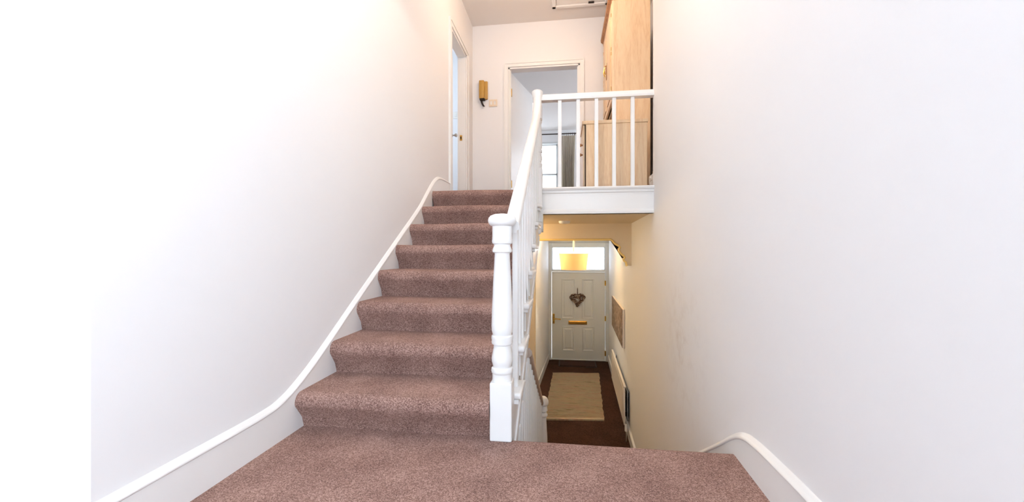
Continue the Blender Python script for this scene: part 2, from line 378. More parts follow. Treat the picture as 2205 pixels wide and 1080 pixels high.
# ground floor
struct('floor_hall', 'dark brown carpet of the ground floor hall', 'floor', 'hallcarpet', [(-1.4, 1.2, 0.4, YF, ZH-0.1, ZH)])
struct('wall_under_landing', 'wall closing the passage under the half landing', 'wall', 'wall', [(-1.4, 0.8, 0.3, 0.4, ZH, -0.2)])
bm = bm_new()
hexa(bm, [(xh(5.4)-0.12, 5.4, ZH), (xh(5.4), 5.4, ZH), (xh(YF), YF, ZH), (xh(YF)-0.12, YF, ZH), (xh(5.4)-0.12, 5.4, ZS), (xh(5.4), 5.4, ZS), (xh(YF), YF, ZS), (xh(YF)-0.12, YF, ZS)])
tag(obj('wall_hall_left', bm, 'wall'), 'plain left wall of the hall beside the front door', 'wall', kind='structure')
struct('wall_hall_pier', 'plastered pier at the left of the hall arch', 'wall', 'magnolia', [(XL, -0.385, 5.25, 5.40, ZH, ZS)])
struct('wall_front', 'wall around the front door frame', 'wall', 'wall', [(-0.7, -0.378, YF, YF+0.15, ZH, ZS), (1.0, 1.15, YF, YF+0.15, ZH, ZS), (-0.378, 1.0, YF, YF+0.15, 1.04, 1.085)])
# arch beam with a moulded corbel
arch = thing('trim_1', 'plaster arch beam with one scrolled corbel across the hall', 'arch', (0.2, 5.325, 1.0), kind='structure')
bx('beam', 'magnolia', arch, -0.385, xr(5.3), 5.25, 5.40, 1.0, ZS)
XW = xr(5.3)+0.01
cp = [(XW, 1.0), (0.595, 1.0), (0.615, 0.985), (0.640, 0.955), (0.690, 0.925), (0.705, 0.905), (0.690, 0.882), (0.692, 0.858), (0.712, 0.828), (0.752, 0.795), (0.765, 0.775), (0.748, 0.757), (0.752, 0.738), (0.780, 0.715), (0.785, 0.682), (0.792, 0.668), (XW, 0.668)]
bm = bm_new(); prism(bm, cp, 'y', 5.25, 5.40); obj('corbel', bm, 'magnolia', arch)
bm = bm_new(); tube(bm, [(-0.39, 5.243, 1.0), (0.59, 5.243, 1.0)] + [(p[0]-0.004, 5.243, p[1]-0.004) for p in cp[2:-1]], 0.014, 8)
obj('edge_glow_bead', bm, 'glow_yellow', arch, True, 80)  # yellow bead paints the lamp glow along the beam and corbel

# bedroom beyond the open door
struct('floor_bedroom', 'brown carpet of the bedroom', 'floor', 'upcarpet', [(-1.5, 2.6, YB+0.12, 10.5, ZU-0.1, ZU)])
struct('ceiling_bedroom', 'white bedroom ceiling seen through the open doorway', 'ceiling', 'ceil', [(-1.5, 2.6, YB+0.12, 10.6, ZC-0.02, ZC+0.08)])
struct('wall_bedroom_left', 'left wall of the bedroom', 'wall', 'wall', [(-1.6, -1.5, YB+0.12, 10.6, ZU, ZC)])
struct('wall_bedroom_right', 'right wall of the bedroom', 'wall', 'wall', [(2.5, 2.6, YB+0.12, 8.5, ZU, ZC), (2.5, 2.6, 10.3, 10.6, ZU, ZC), (2.5, 2.6, 8.5, 10.3, ZU, 2.0), (2.5, 2.6, 8.5, 10.3, 3.6, ZC)])
struct('wall_bedroom_far', 'far bedroom wall around the sash window', 'wall', 'wall',
       [(-1.5, -1.35, 10.5, 10.65, ZU, ZC), (-0.13, 2.5, 10.5, 10.65, ZU, ZC), (-1.35, -0.13, 10.5, 10.65, 3.70, ZC), (-1.35, -0.13, 10.5, 10.65, ZU, 2.12)])
# side room behind the left doorway
struct('wall_side_room', 'pale wall inside the side room behind the ajar door', 'wall', 'wall',
       [(-3.3, XL-0.1, 5.60, 5.70, ZU, ZC), (-3.3, XL-0.1, 4.0, 4.1, ZU, ZC), (-3.3, -3.2, 4.1, 5.6, ZU, 2.1), (-3.3, -3.2, 4.1, 5.6, 3.4, ZC), (-3.3, -3.2, 4.1, 4.3, 2.1, 3.4), (-3.3, -3.2, 5.5, 5.6, 2.1, 3.4)])

# ------------------------------------------------------------------ fascia of the upper landing
fa = thing('trim_2', 'white painted fascia board under the landing balustrade', 'fascia', (0.3, 3.74, ZS), kind='structure')
XR = xr(3.74)
bx('board', 'gloss', fa, -0.23, XR, 3.72, 3.79, ZS-0.012, ZU-0.07)
bm = bm_new()
prism(bm, [(3.79, ZU), (3.695, ZU), (3.688, ZU-0.012), (3.695, ZU-0.026), (3.706, ZU-0.03), (3.708, ZU-0.05), (3.716, ZU-0.058), (3.718, ZU-0.075), (3.79, ZU-0.075)], 'x', -0.23, XR)
obj('nosing', bm, 'gloss', fa, True, 25)
bm = bm_new()
prism(bm, [(3.79, ZS-0.012), (3.708, ZS-0.012), (3.706, ZS+0.006), (3.716, ZS+0.018), (3.72, ZS+0.03), (3.79, ZS+0.03)], 'x', -0.23, XR)
obj('bottom_bead', bm, 'gloss', fa, True, 25)

# ------------------------------------------------------------------ skirting boards
lp = [(0.938, 0.134), (1.25, 0.137), (1.45, 0.139), (1.56, 0.143), (1.65, 0.154), (1.77, 0.198), (1.955, 0.299), (2.281, 0.506), (2.6, 0.705), (3.0, 0.955), (3.4, 1.205), (3.62, 1.375), (3.75, 1.475), (3.86, 1.545), (3.97, 1.585), (4.12, 1.598), (4.35, 1.598)]
def skirting(name, label, path, xf, sgn, low):
    """board whose top follows path, with a moulded cap bead; sgn is the side the face looks to"""
    root = thing(name, label, 'skirting', (xf(path[0][0]), path[0][0], path[0][1]-0.134), kind='structure')
    pts = spline(path, 5)
    bm = bm_new(); t = 0.018*sgn
    rows = []
    for y, z in pts:
        rows.append([bm.verts.new((xf(y)+a, y, q)) for a, q in ((0, low(y, z)), (t, low(y, z)), (t, z), (0, z))])
    for a, b in zip(rows, rows[1:]):
        for j in range(4): bm.faces.new((a[j], a[(j+1) % 4], b[(j+1) % 4], b[j]))
    bm.faces.new(rows[0]); bm.faces.new(rows[-1][::-1])
    obj('board', bm, 'gloss', root, True, 40)
    bm = bm_new()
    sweep_yz(bm, pts, [(0, 0), (t*1.0, 0), (t*1.22, 0.004), (t*1.22, 0.009), (t*0.9, 0.015), (t*0.5, 0.020), (t*0.3, 0.026), (0, 0.028)], xf)
    obj('cap_moulding', bm, 'gloss', root, True, 50)
    return root
skirting('baseboard_left', 'white skirting board rising in a curve up the left stair wall', lp, lambda y: XL, 1,
         lambda y, z: 0.0 if y < 1.80 else (z-0.5 if y < 3.75 else ZU))
rp = [(-1.6, 0.137), (0.5, 0.137), (1.2, 0.136), (1.4, 0.130), (1.53, 0.124), (1.62, 0.116), (1.69, 0.104), (1.77, 0.074), (1.87, 0.014), (1.99, -0.066), (2.4, -0.326), (3.2, -0.833), (4.0, -1.34), (4.2, -1.445), (4.4, -1.485), (4.7, -1.49), (6.5, -1.49), (YF, -1.49)]
skirting('baseboard_right', 'white skirting board curving over the landing edge down the right wall', rp, xr, -1,
         lambda y, z: 0.0 if y < YE-0.06 else (z-0.35 if y < 4.2 else ZH))
bm = bm_new()
hexa(bm, [(xh(5.4), 5.4, ZH), (xh(5.4)+0.018, 5.4, ZH), (xh(YF)+0.018, YF, ZH), (xh(YF), YF, ZH), (xh(5.4), 5.4, ZH+0.13), (xh(5.4)+0.012, 5.4, ZH+0.13), (xh(YF)+0.012, YF, ZH+0.13), (xh(YF), YF, ZH+0.13)])
tag(obj('baseboard_hall', bm, 'gloss'), 'white skirting along the left hall wall', 'skirting', kind='structure')

# ------------------------------------------------------------------ upper flight of stairs
st = thing('staircase', 'upper flight of eight stairs in brown carpet climbing to the landing', 'staircase', (-0.78, 1.82, 0))
XS0, XS1 = XL+0.016, -0.288
for k in range(1, 9):
    y, z = Y1+GO*(k-1), RISE*k
    last = k == 8
    back = y+GO+0.075 if not last else 3.81
    b0 = z-RISE-0.02
    pr_ = [(y+0.068, b0), (y+0.066, z-RISE), (y+0.052, z-0.13), (y+0.020, z-0.085)]
    pr_ += [(y+0.044-0.044*math.cos(a), z-0.046+0.046*math.sin(a)) for a in [-0.35+(PI/2+0.35)*i/8 for i in range(9)]]
    pr_ += [(back, z), (back, b0)]
    bm = bm_new(); N = 16; rows = []
    for i in range(N+1):
        x = XS0+((XS1 if k > 1 else -0.336)-XS0)*i/N
        rows.append([bm.verts.new((x, py+(0.003*math.sin(x*9+k*2.1+py*5) if j < 13 else 0), pz+(0.0025*math.sin(x*7+k) if 4 < j < 13 else 0))) for j, (py, pz) in enumerate(pr_)])
    n = len(pr_)
    for a, b in zip(rows, rows[1:]):
        for j in range(n): bm.faces.new((a[j], a[(j+1) % n], b[(j+1) % n], b[j]))
    e1 = bm.faces.new(rows[0]); e2 = bm.faces.new(rows[-1][::-1]); bmesh.ops.triangulate(bm, faces=[e1, e2])
    obj('step', bm, 'carpet', st, True, 60)
sb = lambda y: -0.09 + 0.575*(y-1.97)          # underside of the cut string
top = [(YE+0.02, sb(YE+0.02))]
top += [(YE+0.02, 0.15)]
for k in range(1, 8):
    y, z = Y1+GO*(k-1)+0.055, RISE*k-0.03
    top += [(max(y, YE+0.02), z), (y+GO, z)]
top += [(3.74, 1.4), (3.74, sb(3.74))]
bm = bm_new(); prism(bm, top, 'x', -0.283, -0.238); obj('string_board', bm, 'gloss', st)
bm = bm_new()
prism(bm, [(YE+0.02, sb(YE+0.02)-0.004), (3.74, sb(3.74)-0.004), (3.74, sb(3.74)+0.07), (YE+0.02, sb(YE+0.02)+0.07)], 'x', -0.2385, -0.230)
obj('string_moulding', bm, 'gloss', st)
for k in range(1, 8):
    y, z = Y1+GO*(k-1), RISE*k
    bm = bm_new()
    box(bm, -0.287, -0.203, max(y+0.012, YE+0.045), y+GO+0.055, z-0.028, z+0.004, 0.011, 3)
    ro = obj('return_nosing', bm, 'gloss', st, True, 50)
    bm = bm_new()
    yy = max(y+0.045, YE+0.05)
    prism(bm, [(yy, z-0.028), (y+GO+0.05, z-0.028), (y+GO+0.05, z-0.04), (yy+0.012, z-0.052), (yy, z-0.048)], 'x', -0.239, -0.214)
    obj('cove', bm, 'gloss', ro)
    # cut scroll bracket under each return
    bm = bm_new()
    prism(bm, [(y+0.075, z-0.05), (y+GO+0.03, z-0.05), (y+GO+0.02, z-0.075), (y+GO-0.05, z-0.08), (y+GO-0.1, z-0.105), (y+0.13, z-0.11), (y+0.105, z-0.15), (y+0.075, z-0.165)], 'x', -0.2385, -0.230)
    if k > 1: obj('bracket', bm, 'gloss', st)
    else: bm.free()
bm = bm_new()
prism(bm, [(1.88, sb(1.88)+0.02), (3.80, sb(3.80)+0.02), (3.80, sb(3.80)+0.05), (1.88, sb(1.88)+0.05)], 'x', XL, -0.283)
obj('sloping_soffit', bm, 'wall', st)

# ------------------------------------------------------------------ banister of the upper flight
RX = -0.243
ban = thing('stair_banister', 'white banister with turned newels beside the upper flight', 'banister', (-0.283, 1.822, 0))
nx, ny = -0.284, 1.822
ne = bx('newel_post', 'gloss', ban, nx-0.05, nx+0.05, ny-0.05, ny+0.05, 0.0, 0.262, 0.006, 2)
prof = [(0.046, 0.258), (0.0455, 0.270), (0.0455, 0.296), (0.049, 0.300), (0.0505, 0.309), (0.049, 0.320), (0.041, 0.325), (0.044, 0.335), (0.0485, 0.352), (0.0485, 0.366), (0.045, 0.388), (0.040, 0.412), (0.0385, 0.426),
        (0.047, 0.430), (0.0495, 0.438), (0.048, 0.447), (0.0505, 0.455), (0.0495, 0.466), (0.043, 0.472), (0.045, 0.478), (0.0485, 0.492), (0.0495, 0.515), (0.047, 0.59), (0.042, 0.71), (0.0345, 0.842), (0.036, 0.846),
        (0.0435, 0.850), (0.0455, 0.858), (0.042, 0.868), (0.037, 0.880), (0.038, 0.885), (0.0455, 0.890), (0.0475, 0.900), (0.046, 0.910), (0.0455, 0.925), (0.0455, 0.974)]
bm = bm_new(); lathe(bm, prof, nx, ny, 0, 36); obj('turned_shaft', bm, 'gloss', ne, True, 40)
bm = bm_new(); lathe(bm, [(0.045, 0.968), (0.056, 0.973), (0.063, 0.982), (0.0655, 0.994), (0.063, 1.006), (0.055, 1.016), (0.038, 1.023), (0.015, 1.026)], nx, ny, 0, 36)
obj('newel_cap', bm, 'gloss', ne, True, 60)
rail_z = lambda y: 0.975 + 0.634*(y-1.86)
rpath = spline([(1.85, rail_z(1.85)), (2.4, rail_z(2.4)), (3.0, rail_z(3.0)), (3.36, rail_z(3.36)), (3.50, rail_z(3.50)+0.012), (3.60, rail_z(3.6)+0.05), (3.655, 2.20), (3.68, 2.265)], 6)
rp_ = [(-0.020, -0.034), (0.020, -0.034), (0.022, -0.022), (0.033, -0.014), (0.036, 0.004), (0.031, 0.022), (0.017, 0.033), (-0.017, 0.033), (-0.031, 0.022), (-0.036, 0.004), (-0.033, -0.014), (-0.022, -0.022)]
bm = bm_new(); sweep_yz(bm, rpath, rp_, lambda y: RX); obj('handrail', bm, 'gloss', ban, True, 60)
for k in range(1, 8):
    for dy in (0.095, 0.235):
        y = Y1+GO*(k-1)+dy; 
        if y < 1.9: continue
        bx('baluster', 'gloss', ban, RX-0.014, RX+0.014, y-0.014, y+0.014, RISE*k, rail_z(y)-0.02, 0.003)
ux, uy = -0.250, 3.715
un = bx('newel_post', 'gloss', ban, ux-0.047, ux+0.047, uy-0.045, uy+0.047, 1.12, 1.62, 0.005, 2)
bm = bm_new(); lathe(bm, [(0.010, 1.005), (0.030, 1.012), (0.040, 1.03), (0.036, 1.055), (0.024, 1.07), (0.04, 1.085), (0.047, 1.10), (0.045, 1.125)], ux, uy, 0, 28); obj('pendant_drop', bm, 'gloss', un, True, 50)
bm = bm_new(); lathe(bm, [(0.044, 1.615), (0.044, 1.64), (0.048, 1.645), (0.048, 1.66), (0.038, 1.668), (0.046, 1.70), (0.046, 1.72), (0.038, 1.76), (0.047, 1.765), (0.047, 1.785), (0.041, 1.79), (0.046, 1.81), (0.045, 1.88), (0.036, 2.02), (0.040, 2.03), (0.044, 2.045), (0.036, 2.06), (0.04, 2.08)], ux, uy, 0, 28)
obj('turned_shaft', bm, 'gloss', un, True, 40)
bx('rail_block', 'gloss', un, ux-0.044, ux+0.044, uy-0.044, uy+0.046, 2.07, 2.215, 0.005, 2)
bm = bm_new(); lathe(bm, [(0.040, 2.212), (0.042, 2.222), (0.036, 2.232), (0.040, 2.242), (0.040, 2.25), (0.036, 2.258), (0.044, 2.268), (0.047, 2.28), (0.047, 2.305), (0.051, 2.315), (0.050, 2.328), (0.040, 2.336), (0.01, 2.338)], ux, uy, 0, 32)
obj('newel_cap', bm, 'gloss', un, True, 45)
# scroll bracket under the upper newel
bm = bm_new()
prism(bm, [(3.66, 1.24), (3.78, 1.24), (3.78, 1.03), (3.74, 1.035), (3.71, 1.06), (3.70, 1.10), (3.68, 1.13), (3.66, 1.19)], 'x', -0.234, -0.196)
obj('bracket', bm, 'gloss', ban, True, 30)

# landing balustrade
lb = thing('landing_balustrade', 'white balustrade with five square spindles across the landing edge', 'balustrade', (0.29, 3.74, ZU))
bm = bm_new()
x0, x1 = ux+0.03, xr(3.74)+0.002
prism(bm, [(3.705, 2.245), (3.775, 2.245), (3.780, 2.262), (3.774, 2.285), (3.762, 2.301), (3.718, 2.301), (3.706, 2.285), (3.700, 2.262)], 'x', x0, x1)
obj('top_rail', bm, 'gloss', lb, True, 30)
for x in (-0.043, 0.125, 0.289, 0.447, 0.611):
    bx('baluster', 'gloss', lb, x-0.017, x+0.017, 3.723, 3.757, ZU, 2.247, 0.003)

# ------------------------------------------------------------------ lower flight
s2 = thing('staircase', 'lower flight of stairs dropping from the half landing to the hall', 'staircase', (0.25, YE, ZH))
for j in range(1, 9):
    y, z = YE+GO*(j-1), -RISE*j
    bm = bm_new()
    hexa(bm, [(-0.2, y-0.03, z-0.2), (xr(y)-0.004, y-0.03, z-0.2), (xr(y)-0.004, y+GO, z-0.2), (-0.2, y+GO, z-0.2), (-0.2, y-0.03, z), (xr(y)-0.004, y-0.03, z), (xr(y)-0.004, y+GO, z), (-0.2, y+GO, z)])
    obj('step', bm, 'carpet', s2)
ls = lambda y: -0.634*(y-YE)
bm = bm_new(); prism(bm, [(YE+0.03, ls(YE+0.03)-0.42), (YE+0.03, ls(YE+0.03)-0.06), (4.03, ls(4.03)+0.04), (4.03, ZH), (3.75, ZH)], 'x', -0.252, -0.204); obj('string_board', bm, 'gloss', s2)
b2 = thing('stair_banister', 'lower banister with taupe handrail and white spindles ending at a domed newel', 'banister', (-0.222, 4.05, ZH))
LX, LY = -0.216, 4.05
n2 = bx('newel_post', 'gloss', b2, LX-0.047, LX+0.047, LY-0.047, LY+0.047, ZH, ZH+0.42, 0.005, 2)
bm = bm_new(); lathe(bm, [(0.044, ZH+0.415), (0.046, ZH+0.45), (0.036, ZH+0.46), (0.044, ZH+0.5), (0.046, ZH+0.56), (0.044, ZH+0.62), (0.038, ZH+0.72), (0.034, -0.815), (0.044, -0.808), (0.048, -0.795), (0.044, -0.782), (0.034, -0.768), (0.040, -0.757), (0.047, -0.750), (0.046, -0.735), (0.044, -0.72), (0.044, -0.692)], LX, LY, 0, 28)
obj('turned_shaft', bm, 'gloss', n2, True, 40)
bm = bm_new(); lathe(bm, [(0.044, -0.698), (0.054, -0.692), (0.058, -0.675), (0.056, -0.652), (0.046, -0.628), (0.028, -0.614), (0.008, -0.610)], LX, LY, 0, 28); obj('newel_cap', bm, 'gloss', n2, True, 60)
lr = lambda y: -0.655 + 0.597*(4.0-y)
bm = bm_new(); sweep_yz(bm, [(4.02, lr(4.02)), (3.3, lr(3.3)), (2.56, lr(2.56))], [(a*0.85, b*0.9) for a, b in rp_], lambda y: -0.236); obj('handrail', bm, 'taupe', b2, True, 50)
y = 1.93
while y < 3.99:
    zt = min(lr(y)-0.02, sb(y)-0.002)
    zb = ls(y)-0.08
    if zt > zb+0.02: bx('baluster', 'gloss', b2, -0.250, -0.222, y-0.014, y+0.014, zb, zt, 0.003)
    y += 0.128

# ------------------------------------------------------------------ doors
def ring_frame(name, m, parent, x0, x1, z0, z1, wd, y0, y1, bottom=False, bev=0.004):
    bm = bm_new()
    box(bm, x0, x0+wd, y0, y1, z0, z1, bev); box(bm, x1-wd, x1, y0, y1, z0, z1, bev); box(bm, x0, x1, y0, y1, z1-wd, z1, bev)
    if bottom: box(bm, x0, x1, y0, y1, z0, z0+wd, bev)
    return obj(name, bm, m, parent)
# front door
fd = thing('door_1', 'grey-white four panel front door with brass letter plate', 'door', (0.31, YF, ZH), kind='structure')
bm = bm_new()
for b in ((-0.378, -0.292, YF-0.04, YF+0.09, ZH, 1.04), (0.908, 1.0, YF-0.04, YF+0.09, ZH, 1.04), (-0.292, 0.908, YF-0.04, YF+0.09, 0.94, 1.04), (-0.292, 0.908, YF-0.04, YF+0.09, 0.383, 0.425), (-0.292, 0.908, YF-0.02, YF+0.09, ZH, ZH+0.025)):
    box(bm, *b, 0.006)
obj('door_frame', bm, 'frame', fd)
leaf = bx('door_leaf', 'door', fd, -0.288, 0.904, YF+0.0, YF+0.045, ZH+0.027, 0.378, 0.003)
def panel(x0, x1, z0, z1):
    bm = bm_new(); y = YF
    def rect(i, d): return [bm.verts.new(p) for p in ((x0+i, y-d, z0+i), (x1-i, y-d, z0+i), (x1-i, y-d, z1-i), (x0+i, y-d, z1-i))]
    rs = [rect(0, -0.004), rect(0.008, 0.014), rect(0.020, 0.012), rect(0.034, 0.0015), rect(0.052, 0.0015), rect(0.075, 0.010)]
    for a, b in zip(rs, rs[1:]):
        for i in range(4): bm.faces.new((a[i], a[(i+1) % 4], b[(i+1) % 4], b[i]))
    bm.faces.new(rs[-1]); return obj('panel', bm, 'door', leaf)
panel(-0.068, 0.225, -0.68, 0.225); panel(0.39, 0.665, -0.68, 0.225); panel(-0.05, 0.225, -1.41, -0.85); panel(0.40, 0.665, -1.41, -0.85)
lp_ = bx('letter_plate', 'brass', fd, 0.088, 0.505, YF-0.02, YF, -0.808, -0.727, 0.008, 2)
bx('flap', 'brass', lp_, 0.110, 0.483, YF-0.028, YF-0.018, -0.795, -0.740, 0.005, 2)
dh = bx('door_handle', 'brass', fd, -0.268, -0.222, YF-0.012, YF, -0.80, -0.575, 0.006, 2)
bm = bm_new(); lathe(bm, [(0.016, -0.05), (0.016, -0.01)], -0.245, YF, -0.685, 16, 'y'); tube(bm, [(-0.245, YF-0.05, -0.685), (-0.20, YF-0.055, -0.683), (-0.14, YF-0.055, -0.688), (-0.085, YF-0.05, -0.692)], [0.014, 0.013, 0.011, 0.012], 10)
obj('lever', bm, 'brass', dh, True, 60)
bm = bm_new(); lathe(bm, [(0.010, -0.015), (0.010, -0.01)], -0.245, YF, -0.76, 12, 'y'); obj('keyhole', bm, 'dark', dh)
for z in (0.135, -0.655, -1.435):
    bm = bm_new(); box(bm, 0.893, 0.922, YF-0.046, YF+0.0, z-0.052, z+0.052, 0.003); lathe(bm, [(0.011, -0.056), (0.011, 0.056)], 0.905, YF-0.048, z, 12)
    obj('hinge', bm, 'brass', fd)
wn = thing('window_1', 'reeded glass fanlight above the front door', 'window', (0.3, YF, 0.42), kind='structure')
ring_frame('window_frame', 'frame', wn, -0.292, 0.908, 0.415, 0.952, 0.022, YF-0.015, YF+0.06, True)
bx('pane', 'reeded', wn, -0.272, 0.888, YF+0.02, YF+0.026, 0.435, 0.932)
# bedroom doorway
d2 = thing('door_2', 'white bedroom door standing open into the bedroom', 'door', (-0.77, YB, ZU), kind='structure')
bm = bm_new()
for a in ((-0.835, -0.778, YB-0.018, YB, ZU, 3.407), (0.21, 0.262, YB-0.018, YB, ZU, 3.407), (-0.835, 0.262, YB-0.018, YB, 3.407, 3.462)): box(bm, *a)
for a in ((-0.838, -0.82, YB-0.026, YB-0.0, ZU, 3.450), (0.247, 0.265, YB-0.026, YB-0.0, ZU, 3.450), (-0.838, 0.265, YB-0.026, YB-0.0, 3.450, 3.468)): box(bm, *a)
obj('architrave', bm, 'gloss', d2)
bm = bm_new()
for a in ((-0.775, -0.755, YB-0.004, YB+0.125, ZU, 3.402), (0.187, 0.207, YB-0.004, YB+0.125, ZU, 3.402), (-0.775, 0.207, YB-0.004, YB+0.125, 3.384, 3.404), (-0.757, -0.742, YB+0.03, YB+0.06, ZU, 3.386), (0.174, 0.19, YB+0.03, YB+0.06, ZU, 3.386)): box(bm, *a)
obj('door_lining', bm, 'gloss', d2)
ang = math.radians(75); ca, sa = math.cos(ang), math.sin(ang)
hx, hy = -0.752, YB+0.10
def lq(u, v, z): return (hx+u*ca-v*sa, hy+u*sa+v*ca, z)      # along the leaf, across it
bm = bm_new(); hexa(bm, [lq(0, 0, ZU+0.008), lq(0.93, 0, ZU+0.008), lq(0.93, 0.04, ZU+0.008), lq(0, 0.04, ZU+0.008), lq(0, 0, 3.38), lq(0.93, 0, 3.38), lq(0.93, 0.04, 3.38), lq(0, 0.04, 3.38)])
obj('door_leaf', bm, 'gloss', d2)
for z in (3.09, 1.80):
    bm = bm_new(); box(bm, -0.757, -0.735, YB+0.062, YB+0.104, z-0.05, z+0.05, 0.002); lathe(bm, [(0.008, -0.05), (0.008, 0.05)], -0.746, YB+0.104, z, 10)
    obj('hinge', bm, 'brass', d2)
bm = bm_new(); p = lq(0.86, 0, 2.42); q = lq(0.86, -0.06, 2.42); tube(bm, [p, q], [0.012, 0.026], 12); obj('door_knob', bm, 'brass', d2, True)
# left doorway with the door ajar
d3 = thing('door_3', 'white door standing ajar in the left wall at the stair head', 'door', (XL, 4.79, ZU), kind='structure')
bm = bm_new()
for a in ((XL, XL+0.018, 4.355, 4.435, ZU, 3.415), (XL, XL+0.018, 5.145, 5.235, ZU, 3.415), (XL, XL+0.018, 4.355, 5.235, 3.415, 3.475)): box(bm, *a)
for a in ((XL, XL+0.026, 4.352, 4.375, ZU, 3.46), (XL, XL+0.026, 5.215, 5.238, ZU, 3.46), (XL, XL+0.026, 4.352, 5.238, 3.46, 3.482)): box(bm, *a)
obj('architrave', bm, 'gloss', d3)
bm = bm_new()
for a in ((XL-0.105, XL+0.003, 4.436, 4.456, ZU, 3.412), (XL-0.105, XL+0.003, 5.124, 5.144, ZU, 3.412), (XL-0.105, XL+0.003, 4.436, 5.144, 3.392, 3.414)): box(bm, *a)
obj('door_lining', bm, 'gloss', d3)
bm = bm_new(); e0, e1 = (XL-0.105, 4.46), (XL-0.165, 5.11)
hexa(bm, [(e0[0]-0.035, e0[1], ZU+0.006), (e0[0], e0[1], ZU+0.006), (e1[0], e1[1], ZU+0.006), (e1[0]-0.035, e1[1], ZU+0.006), (e0[0]-0.035, e0[1], 3.39), (e0[0], e0[1], 3.39), (e1[0], e1[1], 3.39), (e1[0]-0.035, e1[1], 3.39)])
obj('door_leaf', bm, 'gloss', d3)
bm = bm_new(); lathe(bm, [(0.022, 0.0), (0.022, 0.006), (0.009, 0.01), (0.009, 0.03), (0.018, 0.036), (0.025, 0.05), (0.022, 0.062), (0.008, 0.068)], -1.447, 5.06, 2.355, 16, 'x'); obj('door_knob', bm, 'steel', d3, True, 50)
kp = bx('strike_plate', 'brass', d3, XL-0.075, XL-0.045, 5.117, 5.125, 2.30, 2.37, 0.001)
bx('strike_hole', 'dark', kp, XL-0.068, XL-0.052, 5.115, 5.118, 2.32, 2.35)

# ------------------------------------------------------------------ windows
w2 = thing('window_2', 'white sash window in the bedroom', 'window', (-0.74, 10.55, 2.12), kind='structure')
ring_frame('window_frame', 'frame', w2, -1.35, -0.13, 2.12, 3.70, 0.05, 10.50, 10.62, True)
for nm, z0, z1, yy in (('sash', 2.83, 3.66, 10.575), ('sash', 2.16, 2.88, 10.535)):
    s_ = ring_frame(nm, 'frame', w2, -1.305, -0.175, z0, z1, 0.042, yy, yy+0.035, True)
    bx('pane', 'glass', s_, -1.265, -0.215, yy+0.015, yy+0.019, z0+0.04, z1-0.04)
for z in (2.30, 2.44): bx('glazing_bar', 'frame', w2, -1.27, -0.21, 10.54, 10.552, z, z+0.012)
w3 = thing('window_3', 'tall window lighting the half landing', 'window', (-0.35, -1.75, 0.5), kind='structure')
ring_frame('window_frame', 'gloss', w3, -1.35, 0.65, 0.5, 2.6, 0.06, -1.79, -1.70, True)
bx('glazing_bar', 'gloss', w3, -0.375, -0.325, -1.77, -1.72, 0.55, 2.55); bx('glazing_bar', 'gloss', w3, -1.3, 0.6, -1.77, -1.72, 1.53, 1.57)
bx('pane', 'glass', w3, -1.3, 0.6, -1.752, -1.748, 0.55, 2.55)
w4 = thing('window_4', 'window of the side room', 'window', (-3.25, 4.9, 2.1), kind='structure')
bm = bm_new()
for a in ((-3.28, -3.22, 4.3, 4.35, 2.1, 3.4), (-3.28, -3.22, 5.45, 5.5, 2.1, 3.4), (-3.28, -3.22, 4.3, 5.5, 2.1, 2.15), (-3.28, -3.22, 4.3, 5.5, 3.35, 3.4)): box(bm, *a)
obj('window_frame', bm, 'gloss', w4); bx('pane', 'glass', w4, -3.252, -3.248, 4.35, 5.45, 2.15, 3.35)

w6 = thing('window_added_6', 'unseen side window added to light the left stair wall', 'window', (0.72, -0.55, 0.65), kind='structure')  # added behind the camera to light the left wall head on
bm = bm_new()
for a in ((0.66, 0.72, -1.35, -1.29, 0.65, 2.85), (0.66, 0.72, 0.19, 0.25, 0.65, 2.85), (0.66, 0.72, -1.29, 0.19, 0.65, 0.71), (0.66, 0.72, -1.29, 0.19, 2.79, 2.85), (0.66, 0.72, -1.29, 0.19, 1.73, 1.77)): box(bm, *a)
obj('window_frame', bm, 'gloss', w6); bx('pane', 'glass', w6, 0.688, 0.692, -1.29, 0.19, 0.71, 2.79)
w5 = thing('window_added_5', 'unseen window added in the right bedroom wall for fill light', 'window', (2.55, 9.4, 2.0), kind='structure')  # added out of view to brighten the bedroom
bm = bm_new()
for a in ((2.52, 2.58, 8.5, 8.55, 2.0, 3.6), (2.52, 2.58, 10.25, 10.3, 2.0, 3.6), (2.52, 2.58, 8.55, 10.25, 2.0, 2.05), (2.52, 2.58, 8.55, 10.25, 3.55, 3.6), (2.52, 2.58, 9.38, 9.42, 2.05, 3.55)): box(bm, *a)
obj('window_frame', bm, 'gloss', w5); bx('pane', 'glass', w5, 2.548, 2.552, 8.55, 10.25, 2.05, 3.55)
# ------------------------------------------------------------------ bedroom furnishings
cu = thing('curtain', 'pleated cream linen curtain hanging beside the bedroom window', 'curtain', (0.1, 10.33, ZU))
bm = bm_new(); NX, NZ = 90, 14; rows = []
for j in range(NZ+1):
    t = j/NZ; z = 3.80-(3.80-1.50)*t; row = []
    for i in range(NX+1):
        s = i/NX; x = -0.085+s*(0.36-0.03*math.sin(PI*t))
        amp = 0.012+0.034*min(1, t*2.2)
        row.append(bm.verts.new((x, 10.33+amp*math.sin(s*2*PI*7+0.8*t)+0.01*math.sin(s*31+t*3), z)))
    rows.append(row)
for a, b in zip(rows, rows[1:]):
    for i in range(NX): bm.faces.new((a[i], a[i+1], b[i+1], b[i]))
r = bmesh.ops.solidify(bm, geom=list(bm.faces), thickness=0.006)
obj('drape', bm, 'curtain', cu, True, 80)
for i in range(7):
    x = -0.06+i*0.052
    bm = bm_new(); tube(bm, [(x, 10.33+0.028*math.cos(a), 3.842+0.028*math.sin(a)) for a in [2*PI*k/14 for k in range(14)]], 0.004, 6, True); obj('ring', bm, 'dark', cu)
